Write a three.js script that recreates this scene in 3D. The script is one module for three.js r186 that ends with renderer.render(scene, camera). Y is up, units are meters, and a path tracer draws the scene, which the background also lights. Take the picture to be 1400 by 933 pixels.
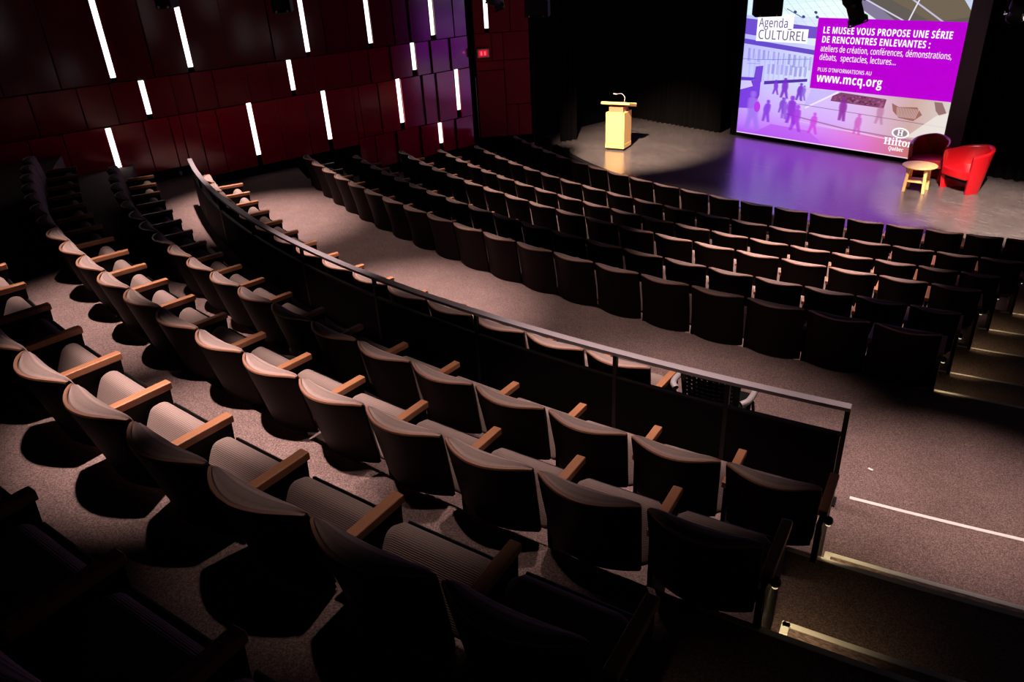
import * as THREE from 'three';
import { mergeGeometries, mergeVertices, toCreasedNormals } from 'three/addons/utils/BufferGeometryUtils.js';
import { RoundedBoxGeometry } from 'three/addons/geometries/RoundedBoxGeometry.js';
import { RectAreaLightUniformsLib } from 'three/addons/lights/RectAreaLightUniformsLib.js';

// ---------------------------------------------------------------- camera, exposure, large lights
RectAreaLightUniformsLib.init();
const scene = new THREE.Scene();
scene.background = new THREE.Color(0x000000);
const EYE = 3.62;                                             // eye height above the cross aisle (y = 0)
const camera = new THREE.PerspectiveCamera(2 * THREE.MathUtils.radToDeg(Math.atan(466.5 / 1023.56)), 1400 / 933, 0.05, 100);
camera.position.set(0, EYE, 0);
camera.up.set(-0.32811, 0.8844, -0.33194);
camera.lookAt(-0.69407, EYE - 0.46407, -0.55036);
const renderer = new THREE.WebGLRenderer({ antialias: true });
renderer.toneMapping = THREE.LinearToneMapping;
renderer.toneMappingExposure = 1.0;
renderer.shadowMap.enabled = true;

// ceiling downlights: [x, z, aim x, aim y, aim z, candela, half angle, kind]; their builder is further down
const LAMP_Y = 5.5;
const DOWNLIGHTS = [
  [-4.05, -1.0, -4.05, 1.2, -0.95, 160, 0.295],
  [-6.8, -1.2, -6.8, 1.0, -1.1, 140, 0.33],
  [-3.1, -2.7, -3.1, 0.6, -2.55, 48, 0.40],
  [-2.7, -1.7, -2.6, 1.2, -1.15, 16, 0.25],  // weak added fill lamp for the right seats of the third rear row
  [-11.2, -3.7, -11.3, 0, -4.1, 290, 0.34],
  [-6.9, -3.5, -6.9, 0, -3.9, 260, 0.32],
  [-3.2, -3.7, -3.2, 0, -4.1, 110, 0.36],
  [-9.0, -3.9, -9.0, 0, -4.4, 32, 0.38],  // added fill lamp, lifts the dark gap between the aisle pools
  [-4.9, -4.0, -4.9, 0, -4.6, 40, 0.38],  // another added fill, brightens the aisle floor towards the perforated chair
  [-1.2, -4.6, -1.3, 0, -4.7, 110, 0.26],
  [-4.6, -7.8, -4.6, 0, -7.8, 330, 0.35],
  [-8.9, -7.6, -8.9, 0, -7.6, 150, 0.36],
  [-11.2, -8.6, -11.2, 0, -8.6, 100, 0.32],
  [-4.6, -9.9, -4.7, -0.3, -9.9, 150, 0.32],
  [-8.6, -10.2, -8.6, -0.3, -10.3, 120, 0.38],
];

// ---------------------------------------------------------------- helpers
let seed = 20417;
const rnd = () => { seed = (seed * 1664525 + 1013904223) >>> 0; return seed / 4294967296; };
const rr = (a, b) => a + (b - a) * rnd();
const used = new Map();
function numbered(name) {
  const n = used.get(name) ?? 0; used.set(name, n + 1);
  return n ? `${name}_${String(n).padStart(3, '0')}` : name;
}
function tag(o, label, category, group, kind) {
  o.userData.label = label; o.userData.category = category;
  if (group) o.userData.group = group;
  if (kind) o.userData.kind = kind;
  return o;
}
function thing(name, label, category, pos = [0, 0, 0], turn = 0, group, kind) {
  const o = new THREE.Group(); o.name = numbered(name); o.position.set(...pos); o.rotation.y = turn; scene.add(o);
  return tag(o, label, category, group, kind);
}
function mesh(name, geo, mat, parent = scene) {
  const m = new THREE.Mesh(geo, mat); m.name = parent === scene ? numbered(name) : name;
  m.castShadow = m.receiveShadow = true; parent.add(m); return m;
}
const struct = (name, geo, mat, label, category) => tag(mesh(name, geo, mat), label, category, null, 'structure');
function box(w, h, d, x = 0, y = 0, z = 0, r = 0) {
  const g = r ? new RoundedBoxGeometry(w, h, d, 2, r) : new THREE.BoxGeometry(w, h, d);
  g.translate(x, y, z); return r ? g : g;
}
const join = (list) => mergeGeometries(list.map((g) => (g.index ? g.toNonIndexed() : g)).map((g) => { for (const k of Object.keys(g.attributes)) if (!['position', 'normal', 'uv'].includes(k)) g.deleteAttribute(k); return g; }));
function tube(points, r, seg = 24, rad = 8, closed = false) {
  return new THREE.TubeGeometry(new THREE.CatmullRomCurve3(points.map((p) => new THREE.Vector3(...p)), closed), seg, r, rad, closed);
}
const D = Math.PI / 180;

// surface from a grid of points f(i, j) -> [x, y, z]; wraps j when asked
function gridGeo(ni, nj, f, { uv, wrapJ = false, capJ = false } = {}) {
  const pos = [], uvs = [], idx = [];
  for (let i = 0; i <= ni; i++) for (let j = 0; j <= nj; j++) {
    pos.push(...f(i, j)); uvs.push(...(uv ? uv(i, j) : [i / ni, j / nj]));
  }
  const at = (i, j) => i * (nj + 1) + j;
  for (let i = 0; i < ni; i++) for (let j = 0; j < nj; j++) idx.push(at(i, j), at(i, j + 1), at(i + 1, j), at(i + 1, j), at(i, j + 1), at(i + 1, j + 1));
  if (capJ) for (const [i, flip] of [[0, 1], [ni, 0]]) {
    const c = pos.length / 3; let s = [0, 0, 0];
    for (let j = 0; j < nj; j++) for (let k = 0; k < 3; k++) s[k] += pos[at(i, j) * 3 + k] / nj;
    pos.push(...s); uvs.push(0, 0);
    for (let j = 0; j < nj; j++) flip ? idx.push(c, at(i, j + 1), at(i, j)) : idx.push(c, at(i, j), at(i, j + 1));
  }
  const g = new THREE.BufferGeometry();
  g.setAttribute('position', new THREE.Float32BufferAttribute(pos, 3));
  g.setAttribute('uv', new THREE.Float32BufferAttribute(uvs, 2));
  g.setIndex(idx); g.computeVertexNormals(); return g;
}
const crease = (g, a = 0.7) => toCreasedNormals(g, a);
// sweep of a closed 2D section (list of [a, b]) along i; place(i, a, b) -> [x, y, z]
function sweep(n, section, place, uv) {
  const nj = section.length;
  return crease(gridGeo(n, nj, (i, j) => place(i, ...section[j % nj]), { capJ: true, uv }), 0.6);
}

// ---------------------------------------------------------------- procedural textures
const hash = (x, y, s) => { let h = (x * 374761393 + y * 668265263 + s * 974634777) | 0; h = Math.imul(h ^ (h >>> 13), 1274126177); return ((h ^ (h >>> 16)) >>> 0) / 4294967296; };
function vnoise(x, y, px, py, s) {   // tileable value noise
  const xi = Math.floor(x), yi = Math.floor(y), fx = x - xi, fy = y - yi, sx = fx * fx * (3 - 2 * fx), sy = fy * fy * (3 - 2 * fy);
  const w = (a, b) => hash(((a % px) + px) % px, ((b % py) + py) % py, s);
  return (w(xi, yi) * (1 - sx) + w(xi + 1, yi) * sx) * (1 - sy) + (w(xi, yi + 1) * (1 - sx) + w(xi + 1, yi + 1) * sx) * sy;
}
function tex(w, h, f, { srgb = true, repeat = [1, 1] } = {}) {
  const d = new Uint8Array(w * h * 4);
  for (let y = 0; y < h; y++) for (let x = 0; x < w; x++) {
    const c = f(x / w, y / h), k = (y * w + x) * 4;
    for (let n = 0; n < 3; n++) d[k + n] = Math.max(0, Math.min(255, Math.round((Array.isArray(c) ? c[n] : c) * 255)));
    d[k + 3] = 255;
  }
  const t = new THREE.DataTexture(d, w, h);
  t.wrapS = t.wrapT = THREE.RepeatWrapping; t.magFilter = THREE.LinearFilter; t.minFilter = THREE.LinearMipmapLinearFilter; t.generateMipmaps = true;
  t.repeat.set(...repeat); if (srgb) t.colorSpace = THREE.SRGBColorSpace; t.needsUpdate = true; return t;
}
const mixc = (a, b, t) => a.map((v, i) => v + (b[i] - v) * t);
const S = (r, g, b) => [r / 255, g / 255, b / 255];

// carpet: one tile = 1 m
const carpetF = (u, v) => {
  const n = 0.78 * vnoise(u * 250, v * 250, 250, 250, 3) + 0.12 * vnoise(u * 110, v * 110, 110, 110, 4) + 0.1 * vnoise(u * 6, v * 6, 6, 6, 5);
  return n;
};
const carpetMap = tex(512, 512, (u, v) => { const n = carpetF(u, v); return mixc(S(88, 69, 66), S(150, 122, 117), Math.min(1, Math.max(0, (n - 0.2) * 1.6))); });
const carpetBump = tex(512, 512, (u, v) => carpetF(u, v), { srgb: false });
// corduroy upholstery: ribs across v, 9 mm each; tile 0.18 m
const cordMap = tex(64, 320, (u, v) => { const s = 0.5 + 0.5 * Math.cos(v * 20 * 2 * Math.PI); const n = vnoise(u * 40, v * 160, 40, 160, 7); return mixc(S(108, 88, 82), S(162, 138, 131), 0.25 + 0.55 * s + 0.2 * n); }, { repeat: [1 / 0.18, 1 / 0.18] });
const cordBump = tex(64, 320, (u, v) => 0.5 + 0.5 * Math.cos(v * 20 * 2 * Math.PI), { srgb: false, repeat: [1 / 0.18, 1 / 0.18] });
function woodTex(a, b, s, rep) {
  return tex(256, 256, (u, v) => {
    const w = vnoise(u * 2, v * 6, 2, 6, s) * 2 + vnoise(u * 6, v * 64, 6, 64, s + 1) * 0.9;
    const ring = 0.5 + 0.5 * Math.sin((v * 14 + w) * 2 * Math.PI);
    return mixc(a, b, Math.min(1, 0.25 + 0.4 * ring + 0.35 * vnoise(u * 8, v * 128, 8, 128, s + 2)));
  }, { repeat: rep });
}
const oakMap = woodTex(S(132, 80, 52), S(186, 126, 90), 21, [2, 4]);
const plyMap = woodTex(S(126, 84, 66), S(168, 122, 102), 25, [2, 4]);
const walnutMap = woodTex(S(18, 9, 9), S(27, 15, 14), 31, [2, 2]);
const mapleMap = woodTex(S(222, 164, 80), S(240, 194, 112), 41, [1.2, 1.5]);
const beechMap = woodTex(S(214, 158, 84), S(238, 192, 122), 51, [1.5, 3]);
const stageMap = tex(1024, 1024, (u, v) => {
  const n = 0.5 * vnoise(u * 80, v * 500, 80, 500, 11) + 0.3 * vnoise(u * 24, v * 120, 24, 120, 12) + 0.2 * vnoise(u * 7, v * 9, 7, 9, 13);
  const scuff = vnoise(u * 12, v * 190, 12, 190, 14) > 0.86 ? 0.1 : 0;
  return mixc(S(58, 51, 49), S(114, 100, 95), Math.min(1, n + scuff));
}, { repeat: [0.25, 0.25] });
const stageRough = tex(512, 512, (u, v) => 0.86 + 0.14 * vnoise(u * 60, v * 250, 60, 250, 15), { srgb: false, repeat: [0.25, 0.25] });

// ---------------------------------------------------------------- materials
const std = (o) => new THREE.MeshStandardMaterial(o);
const phys = (o) => new THREE.MeshPhysicalMaterial(o);
const M = {
  carpet: std({ map: carpetMap, bumpMap: carpetBump, bumpScale: 0.002, roughness: 1 }),
  fabric: phys({ map: cordMap, bumpMap: cordBump, bumpScale: 0.0015, roughness: 0.95, sheen: 0.1, sheenRoughness: 0.6, sheenColor: new THREE.Color(0.5, 0.45, 0.42) }),
  walnut: phys({ map: walnutMap, roughness: 0.55, specularIntensity: 0.18 }),
  oak: std({ map: oakMap, roughness: 0.42 }),
  ply: std({ map: plyMap, roughness: 0.35 }),
  black: phys({ color: 0x0b0a0a, roughness: 0.6, specularIntensity: 0.35 }),
  blackGloss: std({ color: 0x0a0909, roughness: 0.25 }),
  blackWall: phys({ color: 0x050404, roughness: 0.95, specularIntensity: 0.15 }),
  railPanel: phys({ color: 0x060505, roughness: 0.7, specularIntensity: 0.2 }),
  railMetal: std({ color: 0x8f8489, roughness: 0.4, metalness: 0.1 }),
  darkMetal: std({ color: 0x1c1a1b, roughness: 0.45, metalness: 0.5 }),
  steel: std({ color: 0xb9b2b0, roughness: 0.35, metalness: 0.9 }),
  nosing: std({ color: 0xf0eae6, roughness: 0.5, metalness: 0.1 }),
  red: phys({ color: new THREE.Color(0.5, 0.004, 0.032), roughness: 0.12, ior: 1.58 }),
  redMid: phys({ color: new THREE.Color(0.27, 0.003, 0.018), roughness: 0.12, ior: 1.58 }),
  maroon: phys({ color: new THREE.Color(0.13, 0.002, 0.01), roughness: 0.12, ior: 1.58 }),  // wall panel red, darker band by band up the wall
  strip: std({ color: 0xffffff, emissive: new THREE.Color(1, 0.95, 0.93), emissiveIntensity: 2.2, roughness: 0.6 }),
  velvet: phys({ color: 0x0a0706, roughness: 1, specularIntensity: 0.1 }),
  stage: phys({ map: stageMap, roughnessMap: stageRough, roughness: 0.27, ior: 2.0, specularColor: new THREE.Color(0.7, 0.5, 1) }),  // violet specular tint puts extra purple into the screen reflection
  maple: std({ map: mapleMap, roughness: 0.4 }),
  beech: std({ map: beechMap, roughness: 0.4 }),
  redLeather: phys({ color: 0xb80f17, roughness: 0.35, clearcoat: 0.3, clearcoatRoughness: 0.35 }),
  screenCloth: std({ color: 0x6f6668, roughness: 0.95 }),
  greyPlastic: std({ color: 0x9a8f92, roughness: 0.45 }),
  lens: std({ color: 0xffffff, emissive: new THREE.Color(1, 0.9, 0.82), emissiveIntensity: 0.6, roughness: 0.4 }),
  aisleLens: std({ color: 0xfff0d8, emissive: new THREE.Color(1, 0.8, 0.45), emissiveIntensity: 0.8, roughness: 0.5 }),
  paper: std({ color: 0xe8e2dc, roughness: 0.9 }),
};

// ---------------------------------------------------------------- plan of the hall (metres; y = 0 on the cross aisle)
const CF = [-8.5, -24.8], CR = [-7.75, -19.9];                // centres of the front and rear seat arcs
const XL = -14.2, XR = 2.2, ZB = 3.2;                          // left wall face, right wall face, rear wall
const rowZ = (C, r, x) => C[1] + Math.sqrt(Math.max(0, r * r - (x - C[0]) ** 2));
const onArc = (C, r, a, y = 0) => [C[0] + r * Math.sin(a), y, C[1] + r * Math.cos(a)];

// slab between two edges given as z(x), x from x0 to x1, top at y, thickness t
function slab(x0, x1, zNear, zFar, y, t, n = 64) {
  const rows = [];
  for (let i = 0; i <= n; i++) { const x = x0 + (x1 - x0) * i / n; rows.push([x, zFar(x), zNear(x)]); }
  const sec = [[0, y], [1, y], [1, y - t], [0, y - t]];
  const g = gridGeo(n, 4, (i, j) => { const [x, a, b] = rows[i], [s, yy] = sec[j % 4]; return [x, yy, a + (b - a) * s]; }, { capJ: true });
  const out = crease(g, 0.5), p = out.attributes.position, nn = out.attributes.normal, uv = out.attributes.uv;
  for (let k = 0; k < p.count; k++) Math.abs(nn.getY(k)) > 0.5 ? uv.setXY(k, p.getX(k), p.getZ(k)) : uv.setXY(k, p.getX(k), p.getY(k));
  return out;
}

// rear tiers: edge radius and height; front tiers: floor heights between row edges
const REAR = [[16.9, 0.27], [17.96, 0.62], [18.93, 1.0], [19.88, 1.38], [20.9, 1.76]];
const FRONT = [[14.48, 13.1, -1.06], [15.78, 14.48, -0.91], [16.74, 15.78, -0.77], [17.63, 16.74, -0.61], [18.64, 17.63, -0.46], [19.57, 18.64, -0.28]];
struct('floor', slab(XL, XR, (x) => rowZ(CR, 16.9, x), (x) => rowZ(CF, 19.57, x), 0, 1.7), M.carpet, 'mauve brown carpeted cross aisle between the front and rear seating', 'floor');
REAR.forEach(([r, y], i) => {
  const next = REAR[i + 1]?.[0];
  struct('floor', slab(XL, XR, next ? (x) => rowZ(CR, next, x) : () => ZB, (x) => rowZ(CR, r, x), y, y + 1.7), M.carpet,
    `carpeted rear seating tier, step ${['one', 'two', 'three', 'four', 'five'][i]} up from the cross aisle`, 'floor');
});
FRONT.forEach(([r1, r0, y], i) => struct('floor', slab(XL, XR, (x) => rowZ(CF, r1, x), (x) => rowZ(CF, r0, x), y, y + 1.7), M.carpet,
  `carpeted front seating tier under seat row ${['one', 'two', 'three', 'four', 'five', 'six'][i]} from the stage`, 'floor'));
const STAGE_Y = -0.88;
struct('floor', slab(-15.2, XR, (x) => rowZ(CF, 13.1, x), () => -17.2, STAGE_Y, 0.82), M.stage, 'dark scuffed stage floor reflecting the projection screen', 'floor');
// black rubber lip along the stage front
struct('trim_1', slab(XL, XR, (x) => rowZ(CF, 13.17, x), (x) => rowZ(CF, 13.03, x), STAGE_Y + 0.012, 0.16), M.darkMetal, 'dark curved edge strip along the front of the stage', 'trim');
struct('floor', new THREE.BoxGeometry(19, 0.1, 22).translate(-6.5, -1.78, -7), M.blackWall, 'bare concrete slab beneath the seating tiers', 'floor');

// ---------------------------------------------------------------- walls and ceiling
struct('ceiling', box(19, 0.2, 22, -6.5, 6.6, -7), M.blackWall, 'black ceiling high above the seats', 'ceiling');
struct('wall_rear', box(19, 8.4, 0.2, -6.5, 2.4, ZB + 0.1), M.blackWall, 'black rear wall behind the last tier', 'wall');
struct('wall_stage', box(19, 8.4, 0.2, -6.5, 2.4, -17.35), M.blackWall, 'black wall behind the stage screen', 'wall');

// left wall: black backing with red lacquered panels, each panel its own piece
const wallL = thing('wall_left', 'dark red glossy panelled side wall with upright light strips', 'wall', [0, 0, 0], 0, null, 'structure');
mesh('backing', box(0.2, 8.4, 13.8, XL - 0.16, 2.4, -3.62), M.blackWall, wallL);
const panelGeo = new Map();
function panelBox(w, h) {
  const k = w.toFixed(3) + '/' + h.toFixed(3);
  if (!panelGeo.has(k)) panelGeo.set(k, new RoundedBoxGeometry(0.04, h, w, 1, 0.004));
  return panelGeo.get(k);
}
const GAP = 0.014, SLOT = 0.105;
function band(zs, y0f, y1, strips, bandRed) {
  for (let i = 0; i + 1 < zs.length; i++) {
    const cut = (z) => (strips.some((s) => Math.abs(s - z) < 0.02) ? SLOT / 2 : GAP / 2);
    const a = zs[i] - cut(zs[i]), b = zs[i + 1] + cut(zs[i + 1]), zc = (a + b) / 2, y0 = typeof y0f === 'function' ? y0f(zc) : y0f;
    const w = a - b, h = y1 - y0 - GAP;
    const p = mesh('panel', panelBox(w, h), bandRed, wallL);
    const t = Math.min(1, Math.max(0, (-zc - 7.9) / 0.8));
    p.rotation.y = (t > 0 ? 1 + 4.4 * t + rr(-0.7, 0.7) : rr(-0.7, 0.7)) * D; p.rotation.z = rr(-0.35, 0.35) * D;
    p.position.set(XL - 0.02 + Math.abs(Math.sin(p.rotation.y)) * w * 0.12, (y0 + y1) / 2, zc);
  }
}
const upS = [-3.2, -4.475, -6.705, -8.08, -9.595], midS = [-3.605, -6.28, -9.05], lowS = [-2.895, -5.355, -6.875, -8.6, -10.115], botS = [-9.555];
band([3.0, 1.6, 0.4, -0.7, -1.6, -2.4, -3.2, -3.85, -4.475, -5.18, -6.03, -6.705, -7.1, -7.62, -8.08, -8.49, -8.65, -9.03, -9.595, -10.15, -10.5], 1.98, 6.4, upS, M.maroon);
band([3.0, 1.9, 0.9, -0.2, -1.1, -1.9, -2.6, -3.1, -3.605, -4.08, -4.41, -4.81, -5.43, -5.84, -6.28, -6.75, -7.55, -7.98, -8.49, -9.05, -9.49, -10.0, -10.5], 1.32, 1.98, midS, M.redMid);
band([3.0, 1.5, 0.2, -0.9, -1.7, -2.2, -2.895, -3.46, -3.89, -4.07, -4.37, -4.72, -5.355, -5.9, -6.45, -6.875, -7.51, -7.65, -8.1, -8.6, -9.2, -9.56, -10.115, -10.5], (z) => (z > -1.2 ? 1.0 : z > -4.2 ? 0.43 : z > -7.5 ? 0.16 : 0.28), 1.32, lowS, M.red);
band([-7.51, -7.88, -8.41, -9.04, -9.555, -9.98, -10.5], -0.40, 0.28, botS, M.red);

// strip lights in the slots between the panels, each with a light of its own size
function stripLight(x, z, y0, y1, nx, label, group, extraTurn = 0) {
  const t = thing('wall_light_strip', label, 'wall light', [x, (y0 + y1) / 2, z], extraTurn, group);
  const h = y1 - y0;
  mesh('diffuser', new RoundedBoxGeometry(0.03, h, 0.085, 1, 0.004), M.strip, t);
  mesh('housing', join([box(0.05, h + 0.02, 0.006, -0.02 * nx, 0, 0.047), box(0.05, h + 0.02, 0.006, -0.02 * nx, 0, -0.047), box(0.006, h + 0.02, 0.1, -0.048 * nx, 0, 0)]), M.black, t);
  const l = new THREE.RectAreaLight(new THREE.Color(1, 0.93, 0.9), 0.1, 0.085, h);
  l.position.set(0.022 * nx, 0, 0); t.add(l); l.lookAt(t.localToWorld(new THREE.Vector3(5 * nx, 0, 0)));
  return t;
}
const SX = XL - 0.012;
const STRIPS = [[-3.2, 2.06, 4.3], [-4.475, 2.07, 4.3], [-6.705, 2.07, 4.1], [-8.08, 2.08, 4.1], [-9.595, 2.08, 4.1],
  [-3.605, 1.41, 1.96], [-6.28, 1.43, 1.97], [-9.05, 1.45, 1.98], [-2.895, 0.63, 1.29], [-5.355, 0.37, 1.33], [-6.875, 0.39, 1.33], [-8.6, 0.43, 1.35], [-10.115, 0.46, 1.37], [-9.555, -0.18, 0.26]];
const ordOf = { long: ['first', 'second', 'third', 'fourth', 'fifth'], mid: ['first', 'second', 'third', 'fourth', 'fifth'], short: ['first', 'second', 'third', 'fourth', 'fifth'] };
for (const kind of ['long', 'mid', 'short']) {
  const list = STRIPS.filter(([, y0, y1]) => (y1 - y0 > 1.5 ? 'long' : y1 - y0 > 0.8 ? 'mid' : 'short') === kind).sort((a, b) => a[0] - b[0]);
  list.forEach(([z, y0, y1], i) => stripLight(SX, z, y0, y1, 1,
    `${{ long: 'very tall upper', mid: 'tall lower', short: 'short' }[kind]} white light strip in red wall, ${ordOf[kind][i]} of its kind from the exit sign`,
    { long: 'tall upper wall light strips', mid: 'lower wall light strips', short: 'short wall light strips' }[kind]));
}
// right wall, out of frame: black with the same strips, mirrored in the red panels
const wallR = thing('wall_right', 'dark red panelled wall on the camera side with light strips', 'wall', [0, 0, 0], 0, null, 'structure');
mesh('backing', box(0.2, 8.4, 20.6, XR + 0.15, 2.4, -7), M.blackWall, wallR);
for (const [z, y0, y1] of [[-5.6, 0.3, 1.0], [-8.7, 1.5, 3.2], [-9.9, 0.2, 1.0], [-12.0, 0.4, 1.6], [-13.0, 0.5, 1.3], [-14.4, 0.6, 1.6], [-11.0, 2.0, 3.6], [-4.2, 1.6, 3.0]])
  stripLight(XR + 0.03, z, y0, y1, -1, 'white light strip on the wall at the camera side', 'camera side wall light strips');

// splayed wall piece towards the stage
{
  const A = [XL, -10.56], E = [-13.5, -11.66], len = Math.hypot(E[0] - A[0], E[1] - A[1]);
  const turn = Math.atan2(E[0] - A[0], -(E[1] - A[1]));      // local -z runs along the wall
  const w = thing('wall_splay', 'matt dark red splayed wall piece next to the stage', 'wall', [A[0], 0, A[1]], -turn, null, 'structure');
  mesh('backing', box(0.14, 8.4, len, -0.1, 2.4, -len / 2), M.blackWall, w);
  const matt = phys({ color: new THREE.Color(0.4, 0.006, 0.026), roughness: 0.55 });
  const pn = (z0, z1, y0, y1) => mesh('panel', panelBox(z0 - z1 - GAP, y1 - y0 - GAP), matt, w).position.set(0, (y0 + y1) / 2, (z0 + z1) / 2);
  const z0 = -0.09, zc = -0.72, ze = -len;
  pn(z0, -0.33, 2.0, 6.4); pn(-0.43, -0.9, 2.0, 6.4); pn(-0.9, ze, 2.0, 6.4);
  pn(z0, -0.46, 1.42, 2.0); pn(-0.46, zc, 1.42, 2.0); pn(zc, ze, 1.42, 2.0);
  pn(z0, zc, 1.22, 1.42); pn(z0, zc, -0.26, 1.22); pn(zc, ze, 0.45, 1.42); pn(zc, -1.0, -0.26, 0.45); pn(-1.0, ze, -0.26, 0.45);
  mesh('door_edge', box(0.012, 1.35, 0.012, 0.03, 0.42, -0.06), M.steel, w);
  const p = new THREE.Vector3(0, 0, -0.38).applyAxisAngle(new THREE.Vector3(0, 1, 0), -turn);
  stripLight(A[0] + p.x, A[1] + p.z, 2.1, 4.0, 1, 'white light strip in the matt splayed wall above the exit sign', null, -turn);
  // exit sign
  const q = new THREE.Vector3(0.07, 0, -0.26).applyAxisAngle(new THREE.Vector3(0, 1, 0), -turn);
  const s = thing('exit_sign', 'small glowing red exit sign in a pale frame on splayed wall', 'sign', [A[0] + q.x, 1.6, A[1] + q.z], -turn);
  mesh('case', box(0.07, 0.18, 0.27, 0, 0, 0, 0.01), M.paper, s);
  mesh('face', box(0.006, 0.12, 0.2, 0.036, 0, 0), std({ color: 0x300404, emissive: new THREE.Color(0.8, 0.01, 0.03), emissiveIntensity: 0.9 }), s);
  for (const dz of [-0.04, 0.04]) mesh('lit_mark', box(0.004, 0.075, 0.035, 0.04, 0, dz), std({ color: 0x400404, emissive: new THREE.Color(1, 0.12, 0.16), emissiveIntensity: 1.3 }), s);
  const el = new THREE.PointLight(new THREE.Color(1, 0.08, 0.08), 0.012); el.position.set(0.12, 0, 0); s.add(el);
  struct('wall_side', box(1.4, 8.4, 0.1, -14.2, 2.4, -11.76), M.blackWall, 'black return wall between splayed wall and stage', 'wall');
}
struct('wall_wing', box(0.2, 8.4, 5.6, -15.3, 2.4, -14.5), M.blackWall, 'black wing wall at the side of the stage', 'wall');
// small recessed aisle markers in the dark wall base
for (const [x, y, z, lab] of [[XL + 0.012, 0.33, -3.86, 'tiny pale aisle marker low on the wall beside the guard rail end'], [XL + 0.012, -0.05, -6.35, 'tiny pale aisle marker low on the wall beside the sixth front row']]) {
  const t = thing('aisle_marker', lab, 'aisle marker', [x, y, z]);
  mesh('plate', box(0.02, 0.09, 0.05, -0.005, 0, 0, 0.004), M.steel, t); mesh('lens', box(0.01, 0.05, 0.03, 0.008, 0, 0, 0.003), M.paper, t);
}
// dark base below the left wall panels
struct('baseboard_left', box(0.04, 3.0, 13.6, XL - 0.045, -1.1, -3.7), M.blackWall, 'black recessed base below the red wall panels', 'baseboard');

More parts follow.
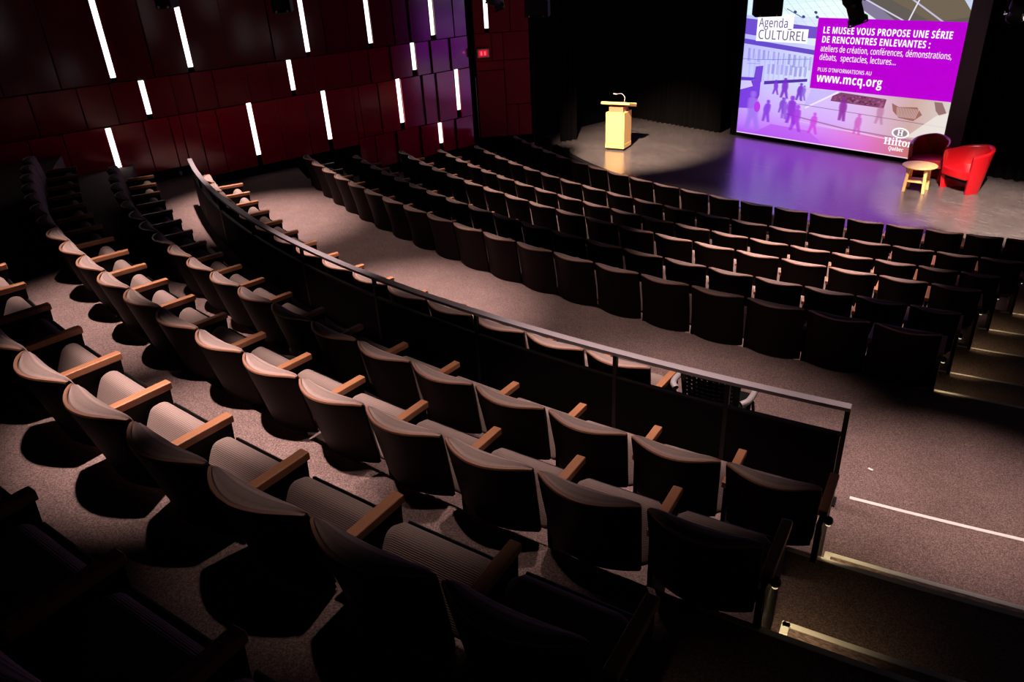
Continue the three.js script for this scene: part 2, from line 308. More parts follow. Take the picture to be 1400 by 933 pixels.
// ---------------------------------------------------------------- theatre seat
const PITCH = 0.56, HW = 0.263;
const seatGeo = (() => {
  const zc = (y) => -0.075 + 0.075 * Math.min(1, (y - 0.4) / 0.45);
  const sagAt = (y) => 0.075 + 0.04 * (y - 0.4) / 0.45;
  const rear = (u, y) => zc(y) + sagAt(y) * (1 - (u / HW) ** 2);
  // shell: curved plywood, 16 mm, a little narrower at the foot
  const N = 16;
  const taper = (y) => 1 - 0.07 * Math.max(0, (0.8 - y) / 0.4);
  const makeShell = (yb, tap = taper) => {
    const ys = [yb, yb + 0.03, 0.52, 0.62, 0.72, 0.82, 0.845], sec = [];
    for (const y of ys) sec.push([y, 0.0]);
    sec.push([0.852, -0.005], [0.852, -0.013]);
    for (const y of [...ys].reverse()) sec.push([y, -0.018]);
    return sweep(N, sec, (i, y, d) => { const u = -HW + 2 * HW * i / N, e = 1 - 0.03 * Math.abs(u / HW) ** 6; return [u * tap(y), 0.4 + (y - 0.4) * e, rear(u, Math.max(0.4, y)) + d]; }, (i, j) => [i / N, j / sec.length]);
  };
  const shell = makeShell(0.40), shellLow = makeShell(0.286, () => 1);
  const edge = sweep(N, [[0.848, 0.001], [0.857, -0.002], [0.857, -0.016], [0.848, -0.019]], (i, y, d) => { const u = -HW + 2 * HW * i / N, e = 1 - 0.03 * Math.abs(u / HW) ** 6; return [u, 0.4 + (y - 0.4) * e, rear(u, 0.845) + d]; }, (i, j) => [i / N, j / 4]);
  // pad: upholstered front, thickest in the middle of the back
  const M2 = 18, t0 = 0.02, psec = [];
  for (const y of [0.42, 0.5, 0.62, 0.74, 0.82]) psec.push([y, 0]);
  psec.push([0.84, 0.0], [0.85, 0.12], [0.854, 0.35], [0.852, 0.6], [0.844, 0.82], [0.828, 0.95], [0.81, 1]);
  for (const y of [0.74, 0.62, 0.5, 0.42]) psec.push([y, 1]);
  const pad = sweep(M2, psec, (i, y, s) => {
    const u = (HW - 0.006) * (-1 + 2 * i / M2), edge = 1 - Math.abs(u / HW) ** 8;
    const r0 = rear(u, y) - 0.019, f0 = zc(y) + 0.02 * (1 - (u / HW) ** 2) - 0.028 - 0.022 * edge;
    return [u * taper(y), y - (1 - edge) * 0.014 * (y > 0.8 ? 1 : 0), r0 + (f0 - r0) * s];
  }, (i, j) => [i / M2 * 0.52, (psec[j % psec.length][0] + (psec[j % psec.length][1] > 0.5 ? 0 : 0.05))]);
  // tipped-up cushion: rounded section swept across the width
  const ang = 63 * D, hz = -0.30, hy = 0.245, csec = [];
  const L = 0.325, T = 0.125, R = 0.06;
  const arc = (cx, cy, a0, a1, rad, n) => { for (let k = 0; k <= n; k++) { const a = a0 + (a1 - a0) * k / n; csec.push([cx + rad * Math.cos(a), cy + rad * Math.sin(a)]); } };
  arc(0.02, 0.02, -Math.PI / 2, -Math.PI, 0.02, 2); arc(0.03, T - 0.03, Math.PI, Math.PI / 2, 0.03, 3);
  csec.push([0.12, T + 0.004], [0.22, T + 0.006]);
  arc(L - R, T - R + 0.004, Math.PI / 2, -Math.PI / 2 * 0.9, R, 8);
  let acc = 0; const len = csec.map((c, k) => (k ? (acc += Math.hypot(c[0] - csec[k - 1][0], c[1] - csec[k - 1][1])) : 0)); len.push(acc + 0.2);
  const CW = 0.236, CN = 12;
  const put = (u, a, b) => [u, hy + a * Math.sin(ang) + b * Math.cos(ang) , hz - a * Math.cos(ang) + b * Math.sin(ang)];
  const cushion = sweep(CN, csec, (i, a, b) => {
    const s = -1 + 2 * i / CN, e = Math.max(0, (Math.abs(s) - 0.86) / 0.14), k = 1 - 0.16 * e * e;
    return put(CW * s, 0.16 + (a - 0.16) * k, 0.05 + (b - 0.05) * k);
  }, (i, j) => [i / CN * 0.47, len[j]]);
  const pan = sweep(1, [[0.0, -0.012], [0.0, -0.001], [0.31, -0.001], [0.31, -0.012]], (i, a, b) => put(i ? 0.22 : -0.22, a, b));
  const armrest = new RoundedBoxGeometry(0.054, 0.042, 0.36, 2, 0.006).translate(-PITCH / 2, 0.604, -0.295);
  // standard: slim steel side frame under the armrest with a foot
  const frame = (x) => {
    const sh = new THREE.Shape(); sh.moveTo(0.12, 0.02); sh.lineTo(0.12, 0.584); sh.lineTo(0.465, 0.584); sh.lineTo(0.455, 0.42); sh.lineTo(0.38, 0.30); sh.lineTo(0.32, 0.02); sh.closePath();
    const g = new THREE.ExtrudeGeometry(sh, { depth: 0.026, bevelEnabled: false }); g.rotateY(Math.PI / 2); g.translate(x - 0.013, 0, 0);
    return g;
  };
  const foot = (x) => box(0.05, 0.02, 0.24, x, 0.01, -0.17, 0.004);
  const endPanel = (x) => { const sh = new THREE.Shape(); sh.moveTo(0.02, 0.03); sh.lineTo(0.0, 0.62); sh.lineTo(0.08, 0.588); sh.lineTo(0.46, 0.588); sh.lineTo(0.40, 0.03); sh.closePath(); const g = new THREE.ExtrudeGeometry(sh, { depth: 0.03, bevelEnabled: false }); g.rotateY(Math.PI / 2); g.translate(x - 0.015, 0, 0); return g; };
  return { shell, shellLow, edge, pad, cushion, pan, armrest, frame, foot, endPanel };
})();
const endArm = seatGeo.armrest.clone().translate(PITCH, 0, 0);
const frameL = join([seatGeo.frame(-PITCH / 2), seatGeo.foot(-PITCH / 2)]), endR = join([seatGeo.endPanel(PITCH / 2), seatGeo.foot(PITCH / 2)]), endL = join([seatGeo.endPanel(-PITCH / 2), seatGeo.foot(-PITCH / 2)]);
const lampGeo = join([new THREE.SphereGeometry(0.026, 12, 8).translate(PITCH / 2 + 0.036, 0.55, -0.14), new THREE.CylinderGeometry(0.012, 0.012, 0.03, 8).rotateZ(Math.PI / 2).translate(PITCH / 2 + 0.018, 0.55, -0.14)]);
const lampLens = new THREE.CylinderGeometry(0.014, 0.014, 0.004, 12).translate(PITCH / 2 + 0.036, 0.523, -0.14);
const edgeTrim = join([box(0.006, 0.5, 0.01, PITCH / 2 + 0.017, 0.3, -0.025)]);

function seatProto(end, low) {
  const t = new THREE.Group();
  mesh('plywood_edge', seatGeo.edge, M.ply, mesh('back_shell', low ? seatGeo.shellLow : seatGeo.shell, M.walnut, t)); mesh('back_pad', seatGeo.pad, M.fabric, t);
  mesh('seat_cushion', seatGeo.cushion, M.fabric, t); mesh('seat_pan', seatGeo.pan, M.black, t);
  mesh('armrest', seatGeo.armrest, M.oak, t); mesh('side_frame', end === 'left' ? endL : frameL, M.black, t);
  if (end === 'right') {
    mesh('armrest', endArm, M.oak, t); const ep = mesh('end_panel', endR, M.black, t); mesh('aisle_lamp', lampGeo, M.blackGloss, ep); mesh('lamp_lens', lampLens, M.aisleLens, ep); mesh('edge_trim', edgeTrim, M.steel, ep);
  }
  return t;
}
const PROTO = { mid: seatProto('mid'), left: seatProto('left'), right: seatProto('right') };
const PROTO_LOW = { mid: seatProto('mid', true), left: seatProto('left', true), right: seatProto('right', true) };
const ORD = ['', 'first', 'second', 'third', 'fourth', 'fifth', 'sixth', 'seventh', 'eighth', 'ninth', 'tenth', 'eleventh', 'twelfth', 'thirteenth', 'fourteenth', 'fifteenth', 'sixteenth', 'seventeenth', 'eighteenth', 'nineteenth', 'twentieth', 'twenty-first', 'twenty-second'];
const ext = (list, n, step, m = 0, step2 = 0) => { const a = [...list]; for (let k = 0; k < n; k++) a.unshift(a[0] - step); for (let k = 0; k < m; k++) a.push(a[a.length - 1] + step2); return a; };
const ROWS = [
  [CF, 14.54, -1.06, ext([-18.32, -16.28, -14.16, -11.98, -9.75, -7.48, -5.17, -2.85, -0.51, 1.83, 4.15, 6.46, 8.74, 10.98, 13.17, 15.3, 17.36, 19.34, 21.23], 1, 2.0, 1, 1.85), 'first row by the stage', 'aisle steps'],
  [CF, 15.84, -0.91, ext([-16.52, -14.64, -12.7, -10.71, -8.66, -6.57, -4.44, -2.3, -0.15, 2.01, 4.17, 6.3, 8.41, 10.49, 12.52, 14.5, 16.42, 18.27, 20.03], 0, 0, 1, 1.75), 'second row from the stage', 'aisle steps'],
  [CF, 16.80, -0.77, [-14.92, -13.4, -11.79, -10.09, -8.32, -6.49, -4.61, -2.69, -0.74, 1.23, 3.21, 5.17, 7.12, 9.05, 10.93, 12.76, 14.53, 16.23, 17.84, 19.35, 20.76], 'third row from the stage', 'aisle steps'],
  [CF, 17.69, -0.61, [-14.09, -12.4, -10.66, -8.88, -7.08, -5.24, -3.38, -1.51, 0.38, 2.27, 4.15, 6.03, 7.9, 9.75, 11.57, 13.36, 15.11, 16.83, 18.49, 20.1], 'fourth row from the stage', 'aisle steps'],
  [CF, 18.70, -0.46, [-12.67, -11.3, -9.86, -8.35, -6.79, -5.18, -3.53, -1.84, -0.13, 1.59, 3.33, 5.07, 6.8, 8.52, 10.22, 11.89, 13.53, 15.12, 16.66, 18.14, 19.55], 'fifth row from the stage', 'aisle steps'],
  [CF, 19.63, -0.28, [-12.21, -10.61, -9.01, -7.38, -5.75, -4.1, -2.45, -0.79, 0.88, 2.55, 4.23, 5.91, 7.58, 9.26, 10.93, 12.6, 14.26, 15.91, 17.55, 19.18], 'row backing onto the cross aisle', 'aisle steps'],
  [CR, 16.82, 0.0, ext([10.26, 12.21, 14.16, 16.1], 12, 1.95), 'row before the guard rail', 'perforated chair'],
  [CR, 18.02, 0.27, ext([-0.39, 1.27, 2.98, 4.74, 6.52, 8.32, 10.14, 11.96, 13.78, 15.58, 17.35, 19.1, 20.75], 8, 1.7), 'first row behind guard rail', 'aisle steps'],
  [CR, 18.95, 0.62, ext([0.33, 1.97, 3.63, 5.32, 7.01, 8.72, 10.43, 12.13, 13.83, 15.52, 17.18, 18.83, 20.4], 8, 1.66), 'second row behind guard rail', 'aisle steps'],
  [CR, 20.0, 1.0, ext([9.47, 11.18, 12.89, 14.59, 16.3, 18.01, 19.6], 6, 1.7), 'third row behind guard rail', 'aisle steps'],
  [CR, 21.0, 1.38, ext([17.3, 18.94], 5, 1.63), 'dark fourth row behind rail', 'aisle steps'],
];
for (const [C, r, y, bounds, where, endWhere] of ROWS) {
  const n = bounds.length - 1, lit = endWhere !== 'aisle steps' || y > 1.2 ? 0 : y > 0.9 ? 0.08 : 0.4;
  for (let i = 0; i < n; i++) {
    const kind = i === n - 1 ? 'right' : i === 0 ? 'left' : 'mid';
    const t = (y === -0.28 ? PROTO_LOW : PROTO)[kind].clone(); t.name = numbered('theatre_seat'); scene.add(t);
    const a = (bounds[i] + bounds[i + 1]) / 2 * D, w = r * (bounds[i + 1] - bounds[i]) * D;
    t.position.set(...onArc(C, r, a, y)); t.rotation.y = a; t.scale.x = w / PITCH;
    if (kind === 'right' && lit) {   // hooded aisle lamp on the end panel
      const l = new THREE.SpotLight(new THREE.Color(1, 0.78, 0.42), lit, 0, 0.85, 1, 2); l.position.set(PITCH / 2 + 0.036, 0.515, -0.14); l.target.position.set(PITCH / 2 + 0.16, 0, -0.3);
      l.castShadow = true; l.shadow.radius = 0.7; t.add(l, l.target);
    }
    tag(t, `taupe corduroy theatre seat, ${ORD[n - i]} from the ${endWhere}, ${where}`, 'seat', `theatre seats, ${where}`);
  }
}

// ---------------------------------------------------------------- guard rail behind the cross-aisle row
{
  const A0 = -14.6 * D, A1 = 20.75 * D, r = 17.0, n = 72;
  const t = thing('guard_rail', 'curved guard rail with black panel and flat grey handrail', 'railing');
  const arcBar = (name, r0, r1, y0, y1, mat, a0 = A0, a1 = A1, k = n) => mesh(name, sweep(k, [[r0, y0], [r1, y0], [r1, y1], [r0, y1]], (i, rad, yy) => onArc(CR, rad, a0 + (a1 - a0) * i / k, yy)), mat, t);
  arcBar('handrail', r - 0.035, r + 0.03, 0.995, 1.02, M.railMetal);
  const posts = [-14.5, -11, -6.6, -2.2, 2.2, 6.6, 11.0, 15.4, 18.2, 20.7].map((a) => a * D);
  for (let i = 0; i + 1 < posts.length; i++) arcBar('panel', r - 0.012, r + 0.012, 0.29, 0.80, M.railPanel, posts[i] + 0.001, posts[i + 1] - 0.001, 10);
  arcBar('top_edge', r - 0.015, r + 0.015, 0.80, 0.815, M.darkMetal);
  for (const a of posts) { const p = mesh('post', box(0.03, 0.73, 0.03, 0, 0.635, 0), M.darkMetal, t); p.position.set(...onArc(CR, r, a)); p.rotation.y = a; const f = mesh('foot_plate', box(0.06, 0.01, 0.1, 0, 0.275, 0), M.darkMetal, t); f.position.copy(p.position); f.rotation.y = a; }
}

// ---------------------------------------------------------------- aisle steps and nosings on the camera side
let trimNo = 2;
function nosing(C, r, a0, a1, y, label, w = 0.03) {
  const k = 12; a0 *= D; a1 *= D;
  return struct('trim_' + trimNo++, sweep(k, [[r, y - 0.02], [r + w, y - 0.02], [r + w, y + 0.004], [r, y + 0.004]], (i, rad, yy) => onArc(C, rad - 0.006, a0 + (a1 - a0) * i / k, yy)), M.nosing, label, 'step edging');
}
const aEnd = (C, r, x) => Math.asin((x - C[0]) / r) / D;
nosing(CR, 16.9, aEnd(CR, 16.9, -1.68), aEnd(CR, 16.9, 1.9), 0.27, 'bright pale edging on the step beside the guard rail end');
nosing(CR, 17.96, aEnd(CR, 17.96, -1.52), aEnd(CR, 17.96, 1.9), 0.62, 'grey edging on the tier of the second row behind rail');
nosing(CR, 18.93, aEnd(CR, 18.93, -1.38), aEnd(CR, 18.93, 1.9), 1.0, 'grey edging on the tier of the third row behind rail');
nosing(CF, 19.57, aEnd(CF, 19.57, -2.34), aEnd(CF, 19.57, 1.9), 0, 'pale edging where the cross aisle drops to front steps', 0.035);
for (const [i, x] of [[5, -2.36], [4, -2.54], [3, -2.66], [2, -2.75], [1, -2.8]]) nosing(CF, FRONT[i][1], aEnd(CF, FRONT[i][1], x), aEnd(CF, FRONT[i][1], 1.9), FRONT[i][2], `thin pale edging on front aisle step ${['', 'five', 'four', 'three', 'two', 'one'][i]} down from cross aisle`, 0.025);
// half steps: carpeted boxes with an L of pale edging
function halfStep(C, r, depth, x0, y, h, label, inward) {
  const rin = r - depth, a0 = aEnd(C, rin, x0) * D, a1 = aEnd(C, r, 1.9) * D, k = 12;
  const t = thing('half_step', label, 'step', [0, 0, 0], 0, null, 'structure');
  mesh('block', sweep(k, [[rin, y - h], [r - 0.002, y - h], [r - 0.002, y], [rin, y]], (i, rad, yy) => onArc(C, rad, a0 + (a1 - a0) * i / k, yy)), M.carpet, t);
  mesh('front_edging', sweep(k, [[rin, y - 0.02], [rin + 0.03, y - 0.02], [rin + 0.03, y + 0.004], [rin, y + 0.004]], (i, rad, yy) => onArc(C, rad - 0.004, a0 + (a1 - a0) * i / k, yy)), M.nosing, t);
  mesh('side_edging', sweep(1, [[rin, y - 0.02], [r - 0.004, y - 0.02], [r - 0.004, y + 0.004], [rin, y + 0.004]], (i, rad, yy) => onArc(C, rad, a0 + (i ? 0.0017 : -0.0002), yy)), M.nosing, t);
}
halfStep(CR, 17.96, 0.26, -1.44, 0.445, 0.175, 'carpeted half step with bright L-shaped edging before second rear tier');
halfStep(CR, 18.93, 0.26, -1.17, 0.81, 0.19, 'carpeted half step with bright L-shaped edging before third rear tier');
halfStep(CF, 19.57, 0.2, -2.1, -0.14, 0.14, 'carpeted half step below the cross aisle edge at front stairs');

// ---------------------------------------------------------------- projection screen
const SCR = { x0: -11.32, x1: -11.32 + 1572 / 317.5, y0: EYE - 4.42, y1: EYE - 0.64, z: -16.65 };
function screenCanvas() {
  const c = document.createElement('canvas'); c.width = 1572; c.height = 1200; const g = c.getContext('2d');
  const grad = (x0, y0, x1, y1, stops) => { const q = g.createLinearGradient(x0, y0, x1, y1); stops.forEach(([t, s]) => q.addColorStop(t, s)); return q; };
  const poly = (pts, fill) => { g.fillStyle = fill; g.beginPath(); pts.forEach(([x, y], i) => (i ? g.lineTo(x, y) : g.moveTo(x, y))); g.closePath(); g.fill(); };
  const line = (pts, col, w) => { g.strokeStyle = col; g.lineWidth = w; g.beginPath(); pts.forEach(([x, y], i) => (i ? g.lineTo(x, y) : g.moveTo(x, y))); g.stroke(); };
  // glass roof
  g.fillStyle = grad(0, 0, 1600, 0, [[0, '#cfe6f2'], [0.45, '#e4f4ee'], [0.62, '#cfdbe0'], [1, '#a9b3c6']]); g.fillRect(0, 0, 1600, 620);
  for (let i = 0; i < 26; i++) line([[-200 + i * 70, 0], [260 + i * 70, 420]], 'rgba(120,150,180,0.35)', 3);
  for (let i = 0; i < 14; i++) line([[0, 20 + i * 34], [700, -160 + i * 46]], 'rgba(150,175,190,0.3)', 2);
  poly([[880, 200], [1600, 200], [1600, 340], [1120, 340]], '#5c5650'); poly([[980, 170], [1600, 150], [1600, 300], [1360, 340]], '#6b5e4e');
  poly([[850, 180], [960, 230], [1130, 340], [1010, 340], [830, 240]], '#7d7490');
  line([[900, 210], [1200, 345]], '#c9c6dd', 9); line([[1180, 190], [1440, 345]], '#b9b4cf', 10); line([[1260, 200], [1210, 340]], '#dcd9e8', 9);
  poly([[1400, 60], [1600, 60], [1600, 300]], '#bfc9df');
  for (const [x, y] of [[400, 300], [470, 330], [560, 300], [575, 330], [620, 390], [680, 375]]) { g.fillStyle = '#3b3f86'; g.beginPath(); g.ellipse(x, y, 13, 9, 0.3, 0, 7); g.fill(); }
  line([[330, 280], [470, 340]], '#47507a', 5); line([[520, 420], [640, 370]], '#47507a', 4);
  // mezzanine
  poly([[0, 352], [590, 395], [590, 470], [0, 470]], '#6a4fb6'); poly([[0, 462], [590, 520], [590, 545], [0, 492]], '#c9d6f2'); poly([[0, 494], [590, 547], [590, 580], [0, 530]], '#6048b4');
  // hall behind
  g.fillStyle = grad(0, 520, 0, 900, [[0, '#cfd9f4'], [0.6, '#dbe6f2'], [1, '#cfc4ef']]); poly([[0, 530], [590, 582], [600, 900], [0, 920]], g.fillStyle);
  for (let i = 0; i < 13; i++) { const x = 40 + i * 43; g.fillStyle = `rgba(98,84,178,${0.25 + 0.2 * hash(i, 2, 9)})`; g.fillRect(x, 560 + i * 3, 9 + 14 * hash(i, 1, 9), 60 + 40 * hash(i, 3, 9)); g.fillStyle = 'rgba(170,200,220,0.45)'; g.fillRect(x + 18, 600, 14, 190); }
  for (let i = 0; i < 9; i++) { g.fillStyle = `rgba(110,96,190,${0.2 + 0.3 * hash(i, 5, 9)})`; g.fillRect(220 + i * 38, 660 + 8 * hash(i, 6, 9), 22, 70); }
  line([[0, 640], [130, 640], [560, 610]], '#7d83b8', 4); line([[40, 672], [150, 668]], '#9a9fcc', 4);
  poly([[205, 790], [560, 745], [560, 765], [205, 815]], '#4c2a92');
  // floor
  g.fillStyle = grad(0, 840, 0, 1200, [[0, '#d9d3f4'], [0.45, '#d6b6f4'], [0.8, '#cf86ee'], [1, '#b455dd']]); poly([[0, 880], [600, 800], [1600, 800], [1600, 1200], [0, 1200]], g.fillStyle);
  g.fillStyle = grad(560, 0, 1600, 0, [[0, 'rgba(205,150,240,0.1)'], [0.45, 'rgba(214,170,215,0.75)'], [0.75, 'rgba(196,160,150,0.95)'], [1, 'rgba(208,200,196,1)']]); g.fillRect(560, 806, 1040, 300);
  g.fillStyle = grad(500, 0, 1600, 0, [[0, 'rgba(214,120,240,0.2)'], [0.5, 'rgba(214,110,190,0.85)'], [0.8, 'rgba(190,110,96,0.95)'], [1, 'rgba(200,150,120,1)']]); g.fillRect(500, 1075, 1100, 125);
  poly([[150, 1190], [300, 1100], [620, 1110], [760, 1200]], 'rgba(190,90,225,0.8)');
  poly([[600, 812], [800, 812], [610, 930], [560, 940]], 'rgba(190,180,235,0.7)'); line([[810, 815], [570, 950]], '#efe6fb', 12);
  line([[430, 925], [1600, 968]], '#8a6a86', 4); line([[420, 1010], [900, 1060], [1600, 1085]], '#a86f98', 9); line([[500, 1048], [1600, 1110]], '#e2b4e0', 8);
  // reception desk
  poly([[0, 840], [110, 790], [175, 760], [175, 900], [130, 1000], [0, 1010]], '#7a3cc8'); poly([[0, 800], [90, 800], [110, 835], [0, 870]], '#e8e4fb'); poly([[120, 690], [185, 680], [180, 800], [110, 800]], '#7444c0'); poly([[0, 775], [130, 770], [100, 795], [0, 800]], '#5a36b0');
  // rock bed and basket
  poly([[770, 845], [830, 815], [1160, 830], [1150, 890], [930, 885], [760, 880]], '#7c3f62'); for (let i = 0; i < 60; i++) { g.fillStyle = hash(i, 1, 3) > 0.5 ? 'rgba(160,96,130,0.6)' : 'rgba(70,34,60,0.6)'; g.fillRect(785 + 350 * hash(i, 2, 3), 826 + 50 * hash(i, 3, 3), 16, 9); }
  poly([[1200, 850], [1250, 870], [1370, 860], [1410, 905], [1360, 950], [1260, 940], [1215, 900]], '#96645c'); for (let i = 0; i < 14; i++) line([[1240 + i * 11, 872], [1250 + i * 9, 935]], 'rgba(228,205,205,0.65)', 5);
  poly([[1470, 815], [1520, 815], [1560, 880], [1520, 900], [1490, 870]], '#8d6a68'); poly([[1330, 1060], [1500, 900], [1600, 860], [1600, 1040]], 'rgba(226,220,214,0.8)');
  // visitors
  const person = (x, y, s, col, blur) => {   // a blurred walking visitor, drawn in soft passes
    const k = Math.round(x + y), lean = (hash(k, 1, 4) - 0.5) * 0.16 * s, stride = (0.05 + 0.12 * hash(k, 2, 4)) * s;
    for (let q = 0; q < 5; q++) {
      const ox = (q - 2) * 0.022 * s; g.globalAlpha = blur * 0.42; g.fillStyle = col;
      g.beginPath(); g.ellipse(x + lean + ox, y - 0.9 * s, 0.065 * s, 0.085 * s, 0, 0, 7); g.fill();
      g.beginPath(); g.moveTo(x + lean - 0.1 * s + ox, y - 0.8 * s); g.quadraticCurveTo(x + lean + ox, y - 0.85 * s, x + lean + 0.11 * s + ox, y - 0.79 * s);
      g.quadraticCurveTo(x + 0.2 * s + ox, y - 0.6 * s, x + 0.13 * s + ox, y - 0.4 * s); g.lineTo(x + 0.08 * s + stride + ox, y); g.lineTo(x + stride + ox, y); g.lineTo(x + 0.01 * s + ox, y - 0.36 * s);
      g.lineTo(x - stride + 0.02 * s + ox, y - 0.02 * s); g.lineTo(x - stride - 0.06 * s + ox, y - 0.02 * s); g.lineTo(x - 0.12 * s + ox, y - 0.42 * s); g.quadraticCurveTo(x - 0.18 * s + ox, y - 0.62 * s, x + lean - 0.1 * s + ox, y - 0.8 * s); g.fill();
    }
    g.globalAlpha = 1;
  };
  person(310, 880, 110, '#7a2fc0', 0.85); person(385, 900, 150, '#7426b4', 0.9); person(510, 905, 130, '#6a2ab8', 0.85); person(538, 900, 110, '#7a4cc4', 0.6);
  person(375, 1010, 120, '#7038bc', 0.7); person(400, 1050, 160, '#8a4ac8', 0.7); person(250, 1090, 170, '#8030cc', 0.8); person(460, 1080, 210, '#8a24c0', 0.85); person(505, 1130, 200, '#a430d0', 0.75);
  person(130, 1165, 300, '#a878dc', 0.8); g.fillStyle = '#c234d4'; g.beginPath(); g.ellipse(165, 985, 28, 40, 0, 0, 7); g.fill();
  person(860, 1010, 165, '#8a2a98', 0.9); person(650, 1130, 160, '#cc30d0', 0.55); person(985, 1090, 150, '#c04ab4', 0.5); person(1130, 1000, 150, '#a8608c', 0.4);
  g.fillStyle = grad(0, 0, 1000, 0, [[0, 'rgba(96,60,255,0.24)'], [0.5, 'rgba(110,70,250,0.12)'], [1, 'rgba(120,80,240,0)']]); g.fillRect(0, 330, 1000, 870);
  // titles
  const text = (s, x, y, w, font, col) => { g.font = font; g.fillStyle = col; g.textBaseline = 'alphabetic'; const m = g.measureText(s).width; g.save(); g.translate(x, y); g.scale(w / m, 1); g.fillText(s, 0, 0); g.restore(); };
  g.fillStyle = '#f4f2fc'; g.fillRect(98, 318, 300, 108); g.fillRect(98, 412, 424, 96);
  text('Agenda_', 112, 408, 275, '84px sans-serif', '#55446e'); text('CULTUREL', 112, 492, 398, '88px sans-serif', '#57486a');
  g.fillStyle = '#ae00c4'; g.fillRect(586, 333, 986, 473);
  const W = '#ffffff';
  text('LE MUSÉE VOUS PROPOSE UNE SÉRIE', 630, 433, 872, 'bold 60px sans-serif', W);
  text('DE RENCONTRES ENLEVANTES :', 630, 494, 748, 'bold 60px sans-serif', W);
  text('ateliers de création, conférences, démonstrations,', 630, 552, 892, '56px sans-serif', W);
  text('débats,  spectacles, lectures…', 630, 609, 552, '56px sans-serif', W);
  text("PLUS D'INFORMATIONS AU", 628, 686, 400, '37px sans-serif', W);
  text('www.mcq.org', 630, 758, 482, 'bold 84px sans-serif', W);
  // sponsor mark
  g.strokeStyle = W; g.lineWidth = 9; g.beginPath(); g.ellipse(1292, 1038, 54, 31, 0, 0, 7); g.stroke(); g.fillStyle = 'rgba(120,110,120,0.7)'; g.beginPath(); g.ellipse(1292, 1038, 44, 23, 0, 0, 7); g.fill();
  text('H', 1270, 1056, 44, 'bold 52px serif', W);
  text('Hilton', 1190, 1124, 205, 'bold 66px serif', W); text('Québec', 1230, 1160, 102, 'bold 36px serif', W);
  g.fillStyle = 'rgba(245,225,240,0.8)'; g.fillRect(0, 1193, 1600, 7);
  const t = new THREE.CanvasTexture(c); t.colorSpace = THREE.SRGBColorSpace; return t;
}
{
  const w = SCR.x1 - SCR.x0, h = SCR.y1 - SCR.y0, cx = (SCR.x0 + SCR.x1) / 2, cy = (SCR.y0 + SCR.y1) / 2;
  const t = thing('projection_screen', 'large projection screen showing a purple museum events slide', 'screen', [cx, SCR.y0, SCR.z]);
  mesh('screen_cloth', box(w + 0.42, h + 0.3, 0.03, 0.14, h / 2, -0.02), M.screenCloth, t);
  const map = screenCanvas();
  mesh('projected_slide', new THREE.PlaneGeometry(w, h).translate(0, h / 2, 0), std({ color: 0x000000, emissive: 0xffffff, emissiveMap: map, emissiveIntensity: 1.15, roughness: 0.9 }), t);
  mesh('bottom_bar', box(w + 0.44, 0.07, 0.05, 0.14, -0.04, -0.01), M.black, t);
  mesh('side_mask', box(0.16, h + 0.4, 0.06, -w / 2 - 0.1, h / 2, 0.0), M.blackWall, t);
  const l = new THREE.RectAreaLight(new THREE.Color(0.4, 0.07, 1), 0.75, w, h); l.position.set(0, h / 2, 0.06); t.add(l); l.lookAt(cx, cy, 0);
}

// ---------------------------------------------------------------- stage curtains
function curtain(x0, z0, x1, z1, label, fold = 0.17) {
  const len = Math.hypot(x1 - x0, z1 - z0), n = Math.round(len / 0.03), nx = -(z1 - z0) / len, nz = (x1 - x0) / len, wob = []; let ph = 0;
  for (let i = 0; i <= n; i++) { ph += 0.03 / fold * (0.8 + 0.4 * vnoise(i * 0.05, 3.3, 999, 9, 8)); const d = 0.06 * Math.sin(ph * 2 * Math.PI) + 0.02 * Math.sin(ph * 5.3); const s = i / n; wob.push([x0 + (x1 - x0) * s + nx * d, z0 + (z1 - z0) * s + nz * d]); }
  const sec = [[STAGE_Y + 0.01, 0], [STAGE_Y + 0.01, 0.012], [6.4, 0.012], [6.4, 0]];
  const t = mesh('stage_curtain', sweep(n, sec, (i, y, d) => [wob[i][0] + nx * d, y, wob[i][1] + nz * d]), M.velvet);
  tag(t, label, 'curtain'); return t;
}
curtain(-15.0, -16.75, -11.75, -16.6, 'black pleated stage curtain behind the lectern');
curtain(-5.75, -16.6, 1.6, -16.6, 'black pleated stage curtain behind the red armchairs');
curtain(-14.35, -13.3, -14.25, -13.85, 'narrow black wing curtain at the stage side');

